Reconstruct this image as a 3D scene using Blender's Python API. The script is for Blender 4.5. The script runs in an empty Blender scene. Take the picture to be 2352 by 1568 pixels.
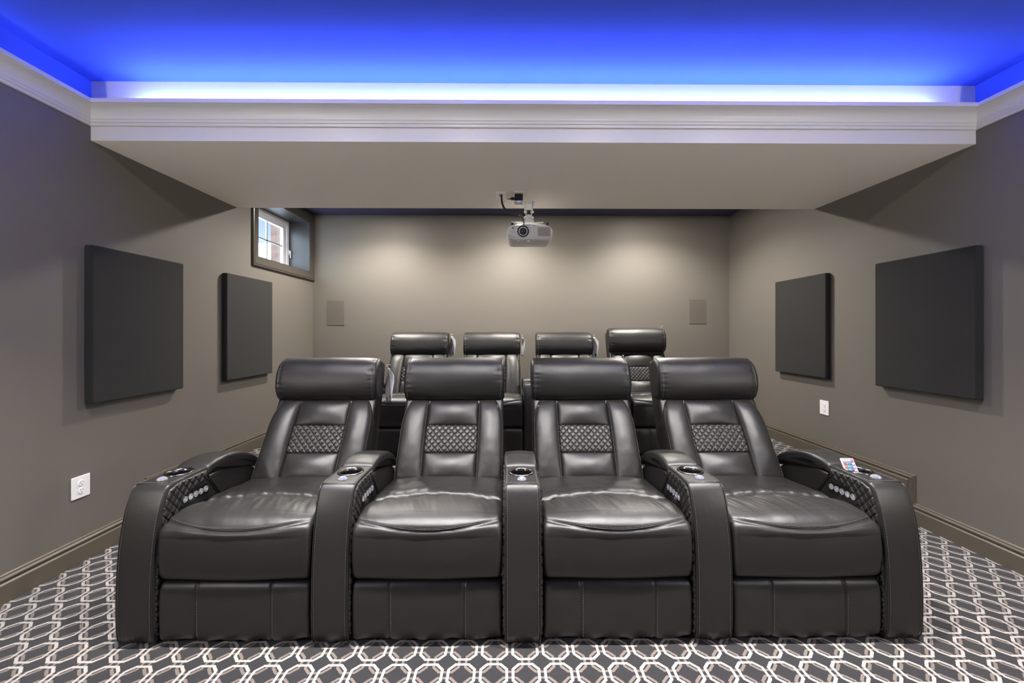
import bpy, bmesh, math, random
from mathutils import Vector, noise, Matrix

random.seed(7)
C = bpy.context.scene.collection
SC = bpy.context.scene
PI = math.pi

# ------------------------------------------------------------------ camera, world, exposure
CAM_H = 1.18
cd = bpy.data.cameras.new('camera')
cam = bpy.data.objects.new('camera', cd)
C.objects.link(cam)
cam.location = (0, 0, CAM_H)
cam.rotation_euler = (PI / 2, 0, math.radians(-0.5))
cd.sensor_width = 36.0
cd.lens = 940.0 / 2352.0 * 36.0
cd.shift_y = -21.0 / 2352.0
cd.clip_start = 0.02
SC.camera = cam

SC.view_settings.view_transform = 'Standard'
SC.view_settings.look = 'None'
SC.view_settings.gamma = 1.0
SC.view_settings.use_curve_mapping = False
SC.view_settings.exposure = 0.62

world = bpy.data.worlds.new('daylight')
SC.world = world
world.use_nodes = True
wn = world.node_tree.nodes
bgn = wn['Background']
bgn.inputs[0].default_value = (0.74, 0.85, 1.0, 1)
bgn.inputs[1].default_value = 7.5

# lamp strengths
REAR_W = 108.0      # each rear downlight
FRONT_W = 5.5       # wide glow of each added, out-of-view tray downlight
FRONT_SPOT = 235.0  # their narrower beam
FILL_E = 190.0     # glow of the added fill globes, unseen beside the camera
LED_REAR = 128.0     # LED strip on the cove along the soffit
LED_SIDE = 11.0

# ------------------------------------------------------------------ room measures
XL, XR = -2.205, 2.515
YB, YF = 4.64, -2.2
ZC = 2.505
SOF0, SOF1, ZS = 2.18, 3.345, 2.192
RIS_Y, RIS_Z = 2.628, 0.172


# ------------------------------------------------------------------ materials
def mat(name):
    m = bpy.data.materials.new(name)
    m.use_nodes = True
    return m, m.node_tree.nodes, m.node_tree.links, m.node_tree.nodes['Principled BSDF']


def simple(name, col, rough=.5, metal=0.0, spec=.5, emit=None, es=0, bump=None, trans=0, vary=0, coat=0):
    m, n, l, b = mat(name)
    b.inputs['Base Color'].default_value = (*col, 1)
    b.inputs['Roughness'].default_value = rough
    b.inputs['Metallic'].default_value = metal
    b.inputs['Specular IOR Level'].default_value = spec
    b.inputs['Transmission Weight'].default_value = trans
    b.inputs['Coat Weight'].default_value = coat
    if emit:
        b.inputs['Emission Color'].default_value = (*emit, 1)
        b.inputs['Emission Strength'].default_value = es
    if bump or vary:
        tc = n.new('ShaderNodeTexCoord')
        nz = n.new('ShaderNodeTexNoise')
        nz.inputs['Scale'].default_value = bump[0] if bump else 6
        nz.inputs['Detail'].default_value = 4
        l.new(tc.outputs['Object'], nz.inputs['Vector'])
        if bump:
            bp = n.new('ShaderNodeBump')
            bp.inputs['Strength'].default_value = bump[1]
            bp.inputs['Distance'].default_value = bump[2]
            l.new(nz.outputs['Fac'], bp.inputs['Height'])
            l.new(bp.outputs['Normal'], b.inputs['Normal'])
        if vary:
            mr = n.new('ShaderNodeMapRange')
            mr.inputs['To Min'].default_value = 1 - vary
            mr.inputs['To Max'].default_value = 1 + vary
            l.new(nz.outputs['Fac'], mr.inputs['Value'])
            mx = n.new('ShaderNodeVectorMath')
            mx.operation = 'SCALE'
            mx.inputs[0].default_value = col
            l.new(mr.outputs[0], mx.inputs['Scale'])
            l.new(mx.outputs[0], b.inputs['Base Color'])
    return m


M = {}
M['wall'] = simple('wall_paint', (.142, .130, .112), .55, spec=.35, bump=(260, .10, .002))
M['soffit'] = simple('soffit_paint', (.88, .825, .765), .7, spec=.25, bump=(260, .06, .002))
M['white'] = simple('white_trim_paint', (.60, .59, .60), .38, spec=.4)
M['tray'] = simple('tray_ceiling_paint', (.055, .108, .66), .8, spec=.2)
M['base'] = simple('baseboard_paint', (.098, .083, .063), .34, spec=.5, vary=.08)
M['trimpaint'] = simple('casing_paint', (.058, .05, .042), .3, spec=.5)
M['plastic_white'] = simple('white_plastic', (.82, .82, .82), .35)
M['slot'] = simple('dark_slot', (.03, .03, .03), .6)
M['vinyl'] = simple('white_vinyl', (.75, .74, .78), .35)
M['black_plastic'] = simple('black_plastic', (.012, .012, .012), .3)
M['gloss'] = simple('gloss_black', (.006, .006, .006), .08)
M['chrome'] = simple('chrome', (.82, .82, .84), .12, metal=1)
M['steel'] = simple('dark_chrome_ring', (.16, .155, .15), .22, metal=1)
M['stitch'] = simple('grey_thread', (.125, .12, .117), .8)
M['piping'] = simple('leather_piping', (.008, .008, .008), .4)
M['base_cloth'] = simple('black_underside', (.006, .006, .006), .9, spec=.1)
M['fabric_tag'] = simple('tag_plastic', (.62, .62, .66), .18, spec=.6)
M['print'] = simple('tag_print', (.02, .02, .02), .6)
M['proj'] = simple('projector_shell', (.62, .60, .59), .33)
M['proj_grille'] = simple('projector_grille', (.42, .39, .36), .5)
M['lens'] = simple('lens_glass', (.004, .004, .006), .05, coat=1)
M['mountwhite'] = simple('mount_white_metal', (.80, .80, .78), .3)
M['cable'] = simple('black_cable', (.012, .010, .009), .45)
M['ledblue'] = simple('blue_indicator', (.05, .3, .9), .3, emit=(.08, .22, 1), es=1.2)
M['crystal'] = simple('crystal', (.85, .88, .92), .05, metal=.85)
M['lamp_glow'] = simple('lamp_lens', (1, 1, 1), .5, emit=(1, .90, .78), es=8)
M['ledstrip'] = simple('led_strip', (.1, .1, .4), .5, emit=(.26, .36, 1), es=LED_REAR)
M['ledstrip_dim'] = simple('led_strip_side', (.1, .1, .4), .5, emit=(.26, .36, 1), es=LED_SIDE)
M['speaker'] = simple('speaker_grille', (.104, .090, .076), .6, bump=(900, .3, .001))
M['exterior'] = simple('exterior_stone', (.09, .055, .04), .9, bump=(12, .5, .02), vary=.5)
M['snow'] = simple('bright_gravel', (.85, .87, .9), .9)


def leather():
    m, n, l, b = mat('black_leather')
    tc = n.new('ShaderNodeTexCoord')
    big = n.new('ShaderNodeTexNoise'); big.inputs['Scale'].default_value = 7; big.inputs['Detail'].default_value = 5
    fine = n.new('ShaderNodeTexVoronoi'); fine.inputs['Scale'].default_value = 620
    mid = n.new('ShaderNodeTexNoise'); mid.inputs['Scale'].default_value = 38; mid.inputs['Detail'].default_value = 3
    for t in (big, fine, mid):
        l.new(tc.outputs['Object'], t.inputs['Vector'])
    b.inputs['Base Color'].default_value = (.0105, .0096, .0088, 1)
    mr = n.new('ShaderNodeMapRange')
    mr.inputs['To Min'].default_value = .40
    mr.inputs['To Max'].default_value = .50
    l.new(big.outputs['Fac'], mr.inputs['Value'])
    l.new(mr.outputs[0], b.inputs['Roughness'])
    b.inputs['Specular IOR Level'].default_value = .52
    b1 = n.new('ShaderNodeBump'); b1.inputs['Strength'].default_value = .16; b1.inputs['Distance'].default_value = .0006
    b2 = n.new('ShaderNodeBump'); b2.inputs['Strength'].default_value = .12; b2.inputs['Distance'].default_value = .006
    l.new(fine.outputs['Distance'], b1.inputs['Height'])
    l.new(mid.outputs['Fac'], b2.inputs['Height'])
    l.new(b2.outputs['Normal'], b1.inputs['Normal'])
    l.new(b1.outputs['Normal'], b.inputs['Normal'])
    return m


M['leather'] = leather()


def panel_fabric():
    m, n, l, b = mat('acoustic_fabric')
    tc = n.new('ShaderNodeTexCoord')
    nz = n.new('ShaderNodeTexNoise'); nz.inputs['Scale'].default_value = 5; nz.inputs['Detail'].default_value = 5
    l.new(tc.outputs['Object'], nz.inputs['Vector'])
    w1 = n.new('ShaderNodeTexWave'); w1.inputs['Scale'].default_value = 90; w1.bands_direction = 'Z'; w1.inputs['Distortion'].default_value = 1.5
    w2 = n.new('ShaderNodeTexWave'); w2.inputs['Scale'].default_value = 90; w2.bands_direction = 'Y'; w2.inputs['Distortion'].default_value = 1.5
    for w in (w1, w2):
        l.new(tc.outputs['Object'], w.inputs['Vector'])
    ad = n.new('ShaderNodeMath'); ad.operation = 'MAXIMUM'
    l.new(w1.outputs['Fac'], ad.inputs[0]); l.new(w2.outputs['Fac'], ad.inputs[1])
    cr = n.new('ShaderNodeMapRange')
    cr.inputs['To Min'].default_value = .75; cr.inputs['To Max'].default_value = 1.35
    l.new(nz.outputs['Fac'], cr.inputs['Value'])
    sc = n.new('ShaderNodeVectorMath'); sc.operation = 'SCALE'; sc.inputs[0].default_value = (.0075, .0073, .0068)
    l.new(cr.outputs[0], sc.inputs['Scale'])
    l.new(sc.outputs[0], b.inputs['Base Color'])
    b.inputs['Roughness'].default_value = .9
    b.inputs['Sheen Weight'].default_value = .08
    b.inputs['Sheen Roughness'].default_value = .5
    bp = n.new('ShaderNodeBump'); bp.inputs['Strength'].default_value = .4; bp.inputs['Distance'].default_value = .001
    l.new(ad.outputs[0], bp.inputs['Height']); l.new(bp.outputs['Normal'], b.inputs['Normal'])
    return m


M['fabric'] = panel_fabric()


def carpet():
    m, n, l, b = mat('octagon_link_carpet')
    p = .1125
    geo = n.new('ShaderNodeNewGeometry')
    nz = n.new('ShaderNodeTexNoise'); nz.inputs['Scale'].default_value = 260; nz.inputs['Detail'].default_value = 2
    l.new(geo.outputs['Position'], nz.inputs['Vector'])
    wob = n.new('ShaderNodeVectorMath'); wob.operation = 'MULTIPLY_ADD'
    wob.inputs[1].default_value = (.0035, .0035, 0)
    l.new(nz.outputs['Color'], wob.inputs[0]); l.new(geo.outputs['Position'], wob.inputs[2])
    sep = n.new('ShaderNodeSeparateXYZ'); l.new(wob.outputs[0], sep.inputs[0])

    def mth(op, a, c=None, d=None):
        k = n.new('ShaderNodeMath'); k.operation = op
        for i, v in enumerate((a, c, d)):
            if v is None: continue
            if isinstance(v, (int, float)): k.inputs[i].default_value = v
            else: l.new(v, k.inputs[i])
        return k.outputs[0]

    def cell(off, x0, y0):
        u = mth('ABSOLUTE', mth('SUBTRACT', mth('FRACT', mth('ADD', mth('DIVIDE', mth('SUBTRACT', sep.outputs[0], x0), p), 200.5 + off)), .5))
        v = mth('ABSOLUTE', mth('SUBTRACT', mth('FRACT', mth('ADD', mth('DIVIDE', mth('SUBTRACT', mth('ADD', sep.outputs[1], sep.outputs[2]), y0), p), 200.5 + off)), .5))
        dg = mth('MULTIPLY', mth('ADD', u, v), .7071 * .94)
        return mth('MAXIMUM', mth('MAXIMUM', u, v), dg)

    def ring(d, a, c):
        return mth('MULTIPLY', mth('GREATER_THAN', d, a), mth('LESS_THAN', d, c))
    x0, y0 = -.0495, 1.413
    dw = cell(0, x0, y0)
    dt = cell(.5, x0, y0)
    W = ring(dw, .360, .446)
    T = ring(dt, .352, .432)
    big = n.new('ShaderNodeTexNoise'); big.inputs['Scale'].default_value = 3.0; big.inputs['Detail'].default_value = 3
    l.new(geo.outputs['Position'], big.inputs['Vector'])
    pile = n.new('ShaderNodeTexNoise'); pile.inputs['Scale'].default_value = 700; pile.inputs['Detail'].default_value = 2
    l.new(geo.outputs['Position'], pile.inputs['Vector'])
    hat = n.new('ShaderNodeMapRange'); hat.inputs['To Min'].default_value = .72; hat.inputs['To Max'].default_value = 1.25
    l.new(mth('SINE', mth('MULTIPLY', mth('ADD', sep.outputs[0], mth('MULTIPLY', sep.outputs[1], .35)), 2 * PI / .0055)), hat.inputs['Value'])
    hat.inputs['From Min'].default_value = -1
    mixT = n.new('ShaderNodeMix'); mixT.data_type = 'RGBA'
    mixT.inputs['A'].default_value = (.0155, .015, .0175, 1)
    tcol = n.new('ShaderNodeVectorMath'); tcol.operation = 'SCALE'; tcol.inputs[0].default_value = (.165, .135, .117)
    l.new(hat.outputs[0], tcol.inputs['Scale'])
    l.new(T, mixT.inputs['Factor']); l.new(tcol.outputs[0], mixT.inputs['B'])
    mixW = n.new('ShaderNodeMix'); mixW.data_type = 'RGBA'
    l.new(W, mixW.inputs['Factor']); l.new(mixT.outputs['Result'], mixW.inputs['A'])
    mixW.inputs['B'].default_value = (.37, .352, .325, 1)
    pr = n.new('ShaderNodeMapRange'); pr.inputs['To Min'].default_value = .6; pr.inputs['To Max'].default_value = 1.4
    l.new(pile.outputs['Fac'], pr.inputs['Value'])
    br = n.new('ShaderNodeMapRange'); br.inputs['To Min'].default_value = .8; br.inputs['To Max'].default_value = 1.2
    l.new(big.outputs['Fac'], br.inputs['Value'])
    fin = n.new('ShaderNodeVectorMath'); fin.operation = 'SCALE'
    l.new(mixW.outputs['Result'], fin.inputs[0]); l.new(mth('MULTIPLY', pr.outputs[0], br.outputs[0]), fin.inputs['Scale'])
    l.new(fin.outputs[0], b.inputs['Base Color'])
    b.inputs['Roughness'].default_value = .95
    b.inputs['Specular IOR Level'].default_value = .15
    b.inputs['Sheen Weight'].default_value = .15
    bp = n.new('ShaderNodeBump'); bp.inputs['Strength'].default_value = .7; bp.inputs['Distance'].default_value = .004
    l.new(mth('ADD', pile.outputs['Fac'], mth('MULTIPLY', W, .8)), bp.inputs['Height'])
    l.new(bp.outputs['Normal'], b.inputs['Normal'])
    return m


M['carpet'] = carpet()


def glassmat():
    m = bpy.data.materials.new('window_glass')
    m.use_nodes = True
    n, l = m.node_tree.nodes, m.node_tree.links
    n.clear()
    o = n.new('ShaderNodeOutputMaterial')
    tr = n.new('ShaderNodeBsdfTransparent'); tr.inputs[0].default_value = (.93, .96, .97, 1)
    gl = n.new('ShaderNodeBsdfGlossy'); gl.inputs['Roughness'].default_value = .02
    mx = n.new('ShaderNodeMixShader'); mx.inputs[0].default_value = .06
    l.new(tr.outputs[0], mx.inputs[1]); l.new(gl.outputs[0], mx.inputs[2]); l.new(mx.outputs[0], o.inputs[0])
    return m


M['glass'] = glassmat()


# ------------------------------------------------------------------ object helpers
def link(name, me, m, parent=None):
    o = bpy.data.objects.new(name, me)
    C.objects.link(o)
    if m is not None:
        for k in (m if isinstance(m, (list, tuple)) else [m]):
            me.materials.append(k)
    if parent is not None:
        o.parent = parent
    return o


def obj(name, bm, m, parent=None, smooth=False, bevel=0, seg=2):
    bmesh.ops.recalc_face_normals(bm, faces=bm.faces[:])
    me = bpy.data.meshes.new(name)
    bm.to_mesh(me); bm.free()
    if smooth:
        for p in me.polygons: p.use_smooth = True
    o = link(name, me, m, parent)
    if bevel:
        b = o.modifiers.new('bevel', 'BEVEL'); b.width = bevel; b.segments = seg; b.limit_method = 'ANGLE'
        b.harden_normals = False
        for p in me.polygons: p.use_smooth = True
        w = o.modifiers.new('wn', 'WEIGHTED_NORMAL'); w.keep_sharp = True
    return o


def tag(o, label, cat, group=None):
    o['label'] = label; o['category'] = cat
    if group: o['group'] = group
    return o


def struct(o):
    o['kind'] = 'structure'
    return o


def empty(name, loc, rz=0):
    o = bpy.data.objects.new(name, None)
    C.objects.link(o); o.location = loc; o.rotation_euler = (0, 0, rz)
    o.empty_display_size = .1
    return o


def copy_tree(o, parent=None, skip=()):
    c = o.copy(); C.objects.link(c)
    if parent is not None: c.parent = parent
    for ch in list(o.children):
        if ch.name.split('.')[0] in skip: continue
        copy_tree(ch, c, skip)
    return c


def box(bm, x0, x1, y0, y1, z0, z1, mi=0):
    vs = [bm.verts.new(p) for p in ((x0, y0, z0), (x1, y0, z0), (x1, y1, z0), (x0, y1, z0), (x0, y0, z1), (x1, y0, z1), (x1, y1, z1), (x0, y1, z1))]
    for f in ((0, 3, 2, 1), (4, 5, 6, 7), (0, 1, 5, 4), (1, 2, 6, 5), (2, 3, 7, 6), (3, 0, 4, 7)):
        bm.faces.new([vs[i] for i in f]).material_index = mi
    return vs


def nbox(name, b, m, parent=None, bevel=0):
    bm = bmesh.new(); box(bm, *b)
    return obj(name, bm, m, parent, bevel=bevel)


def lathe(bm, prof, n=32, mt=None, cap=True, mi=0):
    """prof: (r, z) points; axis z; mt a Matrix."""
    mt = mt or Matrix()
    rings = []
    for r, z in prof:
        if r < 1e-6:
            rings.append([bm.verts.new(mt @ Vector((0, 0, z)))])
        else:
            rings.append([bm.verts.new(mt @ Vector((r * math.cos(2 * PI * i / n), r * math.sin(2 * PI * i / n), z))) for i in range(n)])
    for a, b in zip(rings, rings[1:]):
        for i in range(n):
            j = (i + 1) % n
            if len(a) == 1 and len(b) == 1: continue
            if len(a) == 1: f = bm.faces.new((a[0], b[i], b[j]))
            elif len(b) == 1: f = bm.faces.new((a[i], a[j], b[0]))
            else: f = bm.faces.new((a[i], a[j], b[j], b[i]))
            f.material_index = mi
    return rings


def tube(bm, pts, r, n=8, mi=0):
    pts = [Vector(p) for p in pts]
    prev = None
    up = Vector((0, 0, 1))
    for i, p in enumerate(pts):
        t = (pts[min(i + 1, len(pts) - 1)] - pts[max(i - 1, 0)]).normalized()
        a = t.cross(up)
        if a.length < .1: a = t.cross(Vector((1, 0, 0)))
        a.normalize(); c = a.cross(t).normalized()
        ring = [bm.verts.new(p + (a * math.cos(2 * PI * k / n) + c * math.sin(2 * PI * k / n)) * r) for k in range(n)]
        if prev:
            for k in range(n):
                bm.faces.new((prev[k], prev[(k + 1) % n], ring[(k + 1) % n], ring[k])).material_index = mi
        else:
            bm.faces.new(ring[::-1]).material_index = mi
        prev = ring
    bm.faces.new(prev).material_index = mi


def catmull(pts, n=8, closed=False):
    P = [Vector(p) for p in pts]
    out = []
    m = len(P)
    for i in range(m if closed else m - 1):
        if closed:
            a, b, c, d = P[(i - 1) % m], P[i], P[(i + 1) % m], P[(i + 2) % m]
        else:
            a, b, c, d = P[max(i - 1, 0)], P[i], P[i + 1], P[min(i + 2, m - 1)]
        for k in range(n):
            t = k / n
            out.append(.5 * ((2 * b) + (c - a) * t + (2 * a - 5 * b + 4 * c - d) * t * t + (3 * b - a - 3 * c + d) * t ** 3))
    if not closed: out.append(P[-1])
    return out


def resample(pts, ds, closed=True):
    P = [Vector(p) for p in pts]
    if closed: P = P + [P[0]]
    L = [0]
    for a, b in zip(P, P[1:]): L.append(L[-1] + (b - a).length)
    n = max(8, int(L[-1] / ds))
    out = []; j = 0
    for i in range(n if closed else n + 1):
        s = L[-1] * i / n
        while j < len(L) - 2 and L[j + 1] < s: j += 1
        t = (s - L[j]) / max(L[j + 1] - L[j], 1e-9)
        out.append(P[j].lerp(P[j + 1], t))
    return out


class Sweep:
    """Closed (y, z) profile carried along x with rounded ends."""
    def __init__(self, prof, w, r, ds=.012, nx=12, disp=None, smoothprof=True, n=8, rs=5):
        pr = [Vector((a, b)) for a, b in prof]
        if smoothprof: pr = catmull(pr, n, True)
        area = sum(pr[i].x * pr[(i + 1) % len(pr)].y - pr[(i + 1) % len(pr)].x * pr[i].y for i in range(len(pr)))
        if area < 0: pr = pr[::-1]
        self.pr = resample(pr, ds)
        self.w, self.r, self.nx, self.disp, self.rs = w, r, nx, disp, rs
        m = len(self.pr)
        self.nm = []
        for i in range(m):
            t = (self.pr[(i + 1) % m] - self.pr[(i - 1) % m]).normalized()
            self.nm.append(Vector((t.y, -t.x)))

    def pos(self, x, i, inset=0, lift=0):
        p, nn = self.pr[i], self.nm[i]
        d = self.disp(x, p.x, p.y, nn.x, nn.y) if self.disp else 0
        q = p + nn * (d - inset + lift)
        return Vector((x, q.x, q.y))

    def nearest(self, y, z):
        return min(range(len(self.pr)), key=lambda i: (self.pr[i] - Vector((y, z))).length)

    def bm(self, bm=None, x0=0, mi=0):
        bm = bm or bmesh.new()
        st = []
        h = self.w / 2; r = self.r
        for k in range(self.rs + 1):
            a = (PI / 2) * (1 - k / self.rs)
            st.append((-(h - r + r * math.sin(a)), r * (1 - math.cos(a))))
        for k in range(1, self.nx):
            st.append((-(h - r) + 2 * (h - r) * k / self.nx, 0))
        st += [(-x, i) for x, i in reversed(st[:self.rs + 1])]
        st = [(st[0][0], st[0][1] + .004)] + st + [(st[-1][0], st[-1][1] + .004)]
        rings = [[bm.verts.new(self.pos(x, i, ins) + Vector((x0, 0, 0))) for i in range(len(self.pr))] for x, ins in st]
        m = len(self.pr)
        for a, b in zip(rings, rings[1:]):
            for i in range(m):
                bm.faces.new((a[i], a[(i + 1) % m], b[(i + 1) % m], b[i])).material_index = mi
        bm.faces.new(rings[0]).material_index = mi
        bm.faces.new(rings[-1][::-1]).material_index = mi
        return bm


def stitches(bm, path, dash=.0052, gap=.0036, r=.0008, lift=(0, 0, 0)):
    pts = resample([Vector(p) for p in path], .002, closed=False)
    L = 0; on = True; seg = [pts[0]]
    lf = Vector(lift)
    for a, b in zip(pts, pts[1:]):
        L += (b - a).length
        if on: seg.append(b)
        if on and L >= dash:
            if len(seg) > 1: tube(bm, [seg[0] + lf, seg[-1] + lf], r, 4)
            on = False; L = 0
        elif not on and L >= gap:
            on = True; L = 0; seg = [b]


def nz(x, y, z=0):
    return noise.noise(Vector((x, y, z)))


def gauss(d, s):
    return math.exp(-(d / s) ** 2)


# ================================================================== SETTING
def quad(name, pts, m):
    bm = bmesh.new()
    bm.faces.new([bm.verts.new(p) for p in pts])
    return struct(obj(name, bm, m))


T = .12
# floor slab and riser
struct(nbox('floor', (XL - T, XR + T, YF - T, YB + T, -.1, 0), M['carpet']))
bm = bmesh.new(); box(bm, XL, XR, RIS_Y, YB, 0, RIS_Z)
ri = struct(obj('floor_riser', bm, M['carpet'], bevel=.012, seg=3))
# walls
struct(nbox('wall_right', (XR, XR + T, YF - T, YB + T, 0, ZC + .1), M['wall']))
struct(nbox('wall_back', (XL - T, XR, YB, YB + T, 0, ZC + .1), M['wall']))
struct(nbox('wall_front', (XL - T, XR, YF - T, YF, 0, ZC + .1), M['wall']))
# left wall with the window opening; deep foundation wall
WY0, WY1, WZ0, WZ1 = 3.617, 4.552, 1.845, 2.403
WD = .30
bm = bmesh.new()
for (y0, y1, z0, z1) in ((YF, WY0, 0, ZC + .1), (WY1, YB, 0, ZC + .1), (WY0, WY1, 0, WZ0), (WY0, WY1, WZ1, ZC + .1)):
    box(bm, XL - WD, XL, y0, y1, z0, z1)
struct(obj('wall_left', bm, M['wall']))
# ceilings
bm = bmesh.new()
box(bm, XL, XR, YF, SOF0, ZC, ZC + .1)
box(bm, XL, XL + .004, YF, SOF0, 2.353, ZC)          # painted band between cove and ceiling
box(bm, XR - .004, XR, YF, SOF0, 2.353, ZC)
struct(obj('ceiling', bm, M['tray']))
struct(nbox('ceiling_rear', (XL, XR, SOF1, YB, ZC, ZC + .1), simple('rear_ceiling_paint', (.055, .05, .11), .8)))
# soffit: underside painted beige, front face white
bm = bmesh.new(); box(bm, XL, XR, SOF0, SOF1, ZS, ZC + .1)
for f in bm.faces:
    c = f.calc_center_median()
    f.material_index = 1 if abs(c.y - SOF0) < 1e-4 else 0
so = struct(obj('ceiling_soffit', bm, [M['soffit'], M['white']]))

# crown moulding along the left wall, soffit and right wall, mitred
CP = [(0, 2.266), (.012, 2.266), (.013, 2.279), (.019, 2.281), (.021, 2.291), (.026, 2.296)]
for k in range(1, 9):
    a = k / 9 * PI / 2
    CP.append((.026 + .052 * (1 - math.cos(a)), 2.296 + .046 * math.sin(a)))
CP += [(.080, 2.345), (.090, 2.346), (.090, 2.366), (.076, 2.366), (.076, 2.352), (0, 2.352)]


def crown(name, f0, f1):
    bm = bmesh.new()
    a = [bm.verts.new(f0(o, z)) for o, z in CP]; b = [bm.verts.new(f1(o, z)) for o, z in CP]
    for i in range(len(CP)):
        j = (i + 1) % len(CP)
        bm.faces.new((a[i], a[j], b[j], b[i]))
    bm.faces.new(a); bm.faces.new(b[::-1])
    return struct(obj(name, bm, M['white']))


e = .0005
crown('trim_1', lambda o, z: (XL + o, YF, z), lambda o, z: (XL + o, SOF0 - o, z))
crown('trim_2', lambda o, z: (XL + o, SOF0 - o, z), lambda o, z: (XR - o, SOF0 - o, z))
crown('trim_3', lambda o, z: (XR - o, YF, z), lambda o, z: (XR - o, SOF0 - o, z))
# LED strips lying on top of the cove
def led(name, b, m, label):
    o = nbox(name, b, m)
    tag(o, label, 'light strip')
led('led_strip', (XL + .25, XR - .25, SOF0 - .046, SOF0 - .036, 2.3525, 2.3555), M['ledstrip'], 'blue LED strip lying in the cove along the soffit')
led('led_strip', (XL + .036, XL + .046, YF + .1, SOF0 - .2, 2.3525, 2.3555), M['ledstrip_dim'], 'dimmer blue LED strip in the cove on the left wall')
led('led_strip', (XR - .046, XR - .036, YF + .1, SOF0 - .2, 2.3525, 2.3555), M['ledstrip_dim'], 'dimmer blue LED strip in the cove on the right wall')

# baseboards: profile out from the wall
BP = [(0, 0), (.016, 0), (.016, .083), (.011, .090), (.011, .098), (.017, .103), (.017, .108), (.008, .114), (.007, .121), (.0035, .126), (0, .126)]


def baseboard(name, runs):
    """runs: list of pairs of functions (o, z) -> point for the two ends."""
    bm = bmesh.new()
    for f0, f1 in runs:
        a = [bm.verts.new(f0(o, z)) for o, z in BP]; b = [bm.verts.new(f1(o, z)) for o, z in BP]
        for i in range(len(BP)):
            j = (i + 1) % len(BP)
            bm.faces.new((a[i], a[j], b[j], b[i]))
        bm.faces.new(a); bm.faces.new(b[::-1])
    return struct(obj(name, bm, M['base']))


def side_base(name, X, s):
    # along the floor, up the riser front with a mitred return, along the riser
    yr = RIS_Y - .016
    r = RIS_Z
    baseboard(name, [
        (lambda o, z: (X + s * o, YF, z), lambda o, z: (X + s * o, RIS_Y, z)),
        (lambda o, z: (X + s * o, RIS_Y - z * .0 - .112 + (z * 0), 0 + z * 0 + z) if False else (X + s * o, RIS_Y + .001, z + r), lambda o, z: (X + s * o, YB, z + r)),
    ])
    # vertical return of the same moulding, mitred at the top corner
    bm = bmesh.new()
    H = r + .126
    a = [bm.verts.new((X + s * o, RIS_Y - (z - 0), .126)) for o, z in BP]
    b = [bm.verts.new((X + s * o, RIS_Y - z, r + z)) for o, z in BP]
    for i in range(len(BP)):
        j = (i + 1) % len(BP)
        bm.faces.new((a[i], a[j], b[j], b[i]))
    bm.faces.new(a); bm.faces.new(b[::-1])
    # top piece between the mitre and the riser run
    c = [bm.verts.new((X + s * o, RIS_Y - z, r + z)) for o, z in BP]
    d = [bm.verts.new((X + s * o, RIS_Y + .001, r + z)) for o, z in BP]
    for i in range(len(BP)):
        j = (i + 1) % len(BP)
        bm.faces.new((c[i], c[j], d[j], d[i]))
    bm.faces.new(c); bm.faces.new(d[::-1])
    struct(obj(name + '_return', bm, M['base']))


side_base('baseboard_left', XL, 1)
side_base('baseboard_right', XR, -1)
baseboard('baseboard_back', [(lambda o, z: (XL, YB - o, z + RIS_Z), lambda o, z: (XR, YB - o, z + RIS_Z))])

# ------------------------------------------------------------------ window in the left wall
win = struct(empty('window_1', (XL, (WY0 + WY1) / 2, WZ0)))


def rel(o):
    """make o (built in world coordinates) a child of the window empty without moving it"""
    o.matrix_parent_inverse = Matrix.Translation(-Vector(win.location))
    return o


# casing: mitred moulding around three visible sides and the top
KP = [(0, 0), (0, .009), (.008, .013), (.05, .020), (.066, .023), (.072, .019), (.078, .022), (.086, .020), (.086, 0)]   # (away from opening, out of wall)
oy0, oy1, oz0, oz1 = WY0, WY1, WZ0, WZ1
bm = bmesh.new()
corners = [(oy0, oz0, -1, -1), (oy1, oz0, 1, -1), (oy1, oz1, 1, 1), (oy0, oz1, -1, 1)]
ringv = []
for (y, z, sy, sz) in corners:
    ringv.append([bm.verts.new((XL + t, y + sy * w, z + sz * w)) for w, t in KP])
for k in range(4):
    a, b = ringv[k], ringv[(k + 1) % 4]
    for i in range(len(KP) - 1):
        bm.faces.new((a[i], a[i + 1], b[i + 1], b[i]))
rel(obj('window_casing', bm, M['trimpaint'], win))
# jamb lining of the deep well
bm = bmesh.new()
XF = -2.43
box(bm, XF, XL + .004, WY0 - .002, WY0 + .006, WZ0, WZ1)
box(bm, XF, XL + .004, WY1 - .006, WY1 + .002, WZ0, WZ1)
box(bm, XF, XL + .004, WY0, WY1, WZ0 - .002, WZ0 + .006)
box(bm, XF, XL + .004, WY0, WY1, WZ1 - .006, WZ1 + .002)
rel(obj('window_jamb', bm, simple('jamb_paint', (.036, .033, .031), .35), win))


def rectframe(bm, x0, x1, y0, y1, z0, z1, w, wt=None):
    wt = wt or w
    box(bm, x0, x1, y0, y0 + w, z0, z1)
    box(bm, x0, x1, y1 - w, y1, z0, z1)
    box(bm, x0, x1, y0 + w, y1 - w, z0, z0 + wt)
    box(bm, x0, x1, y0 + w, y1 - w, z1 - wt, z1)


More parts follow.
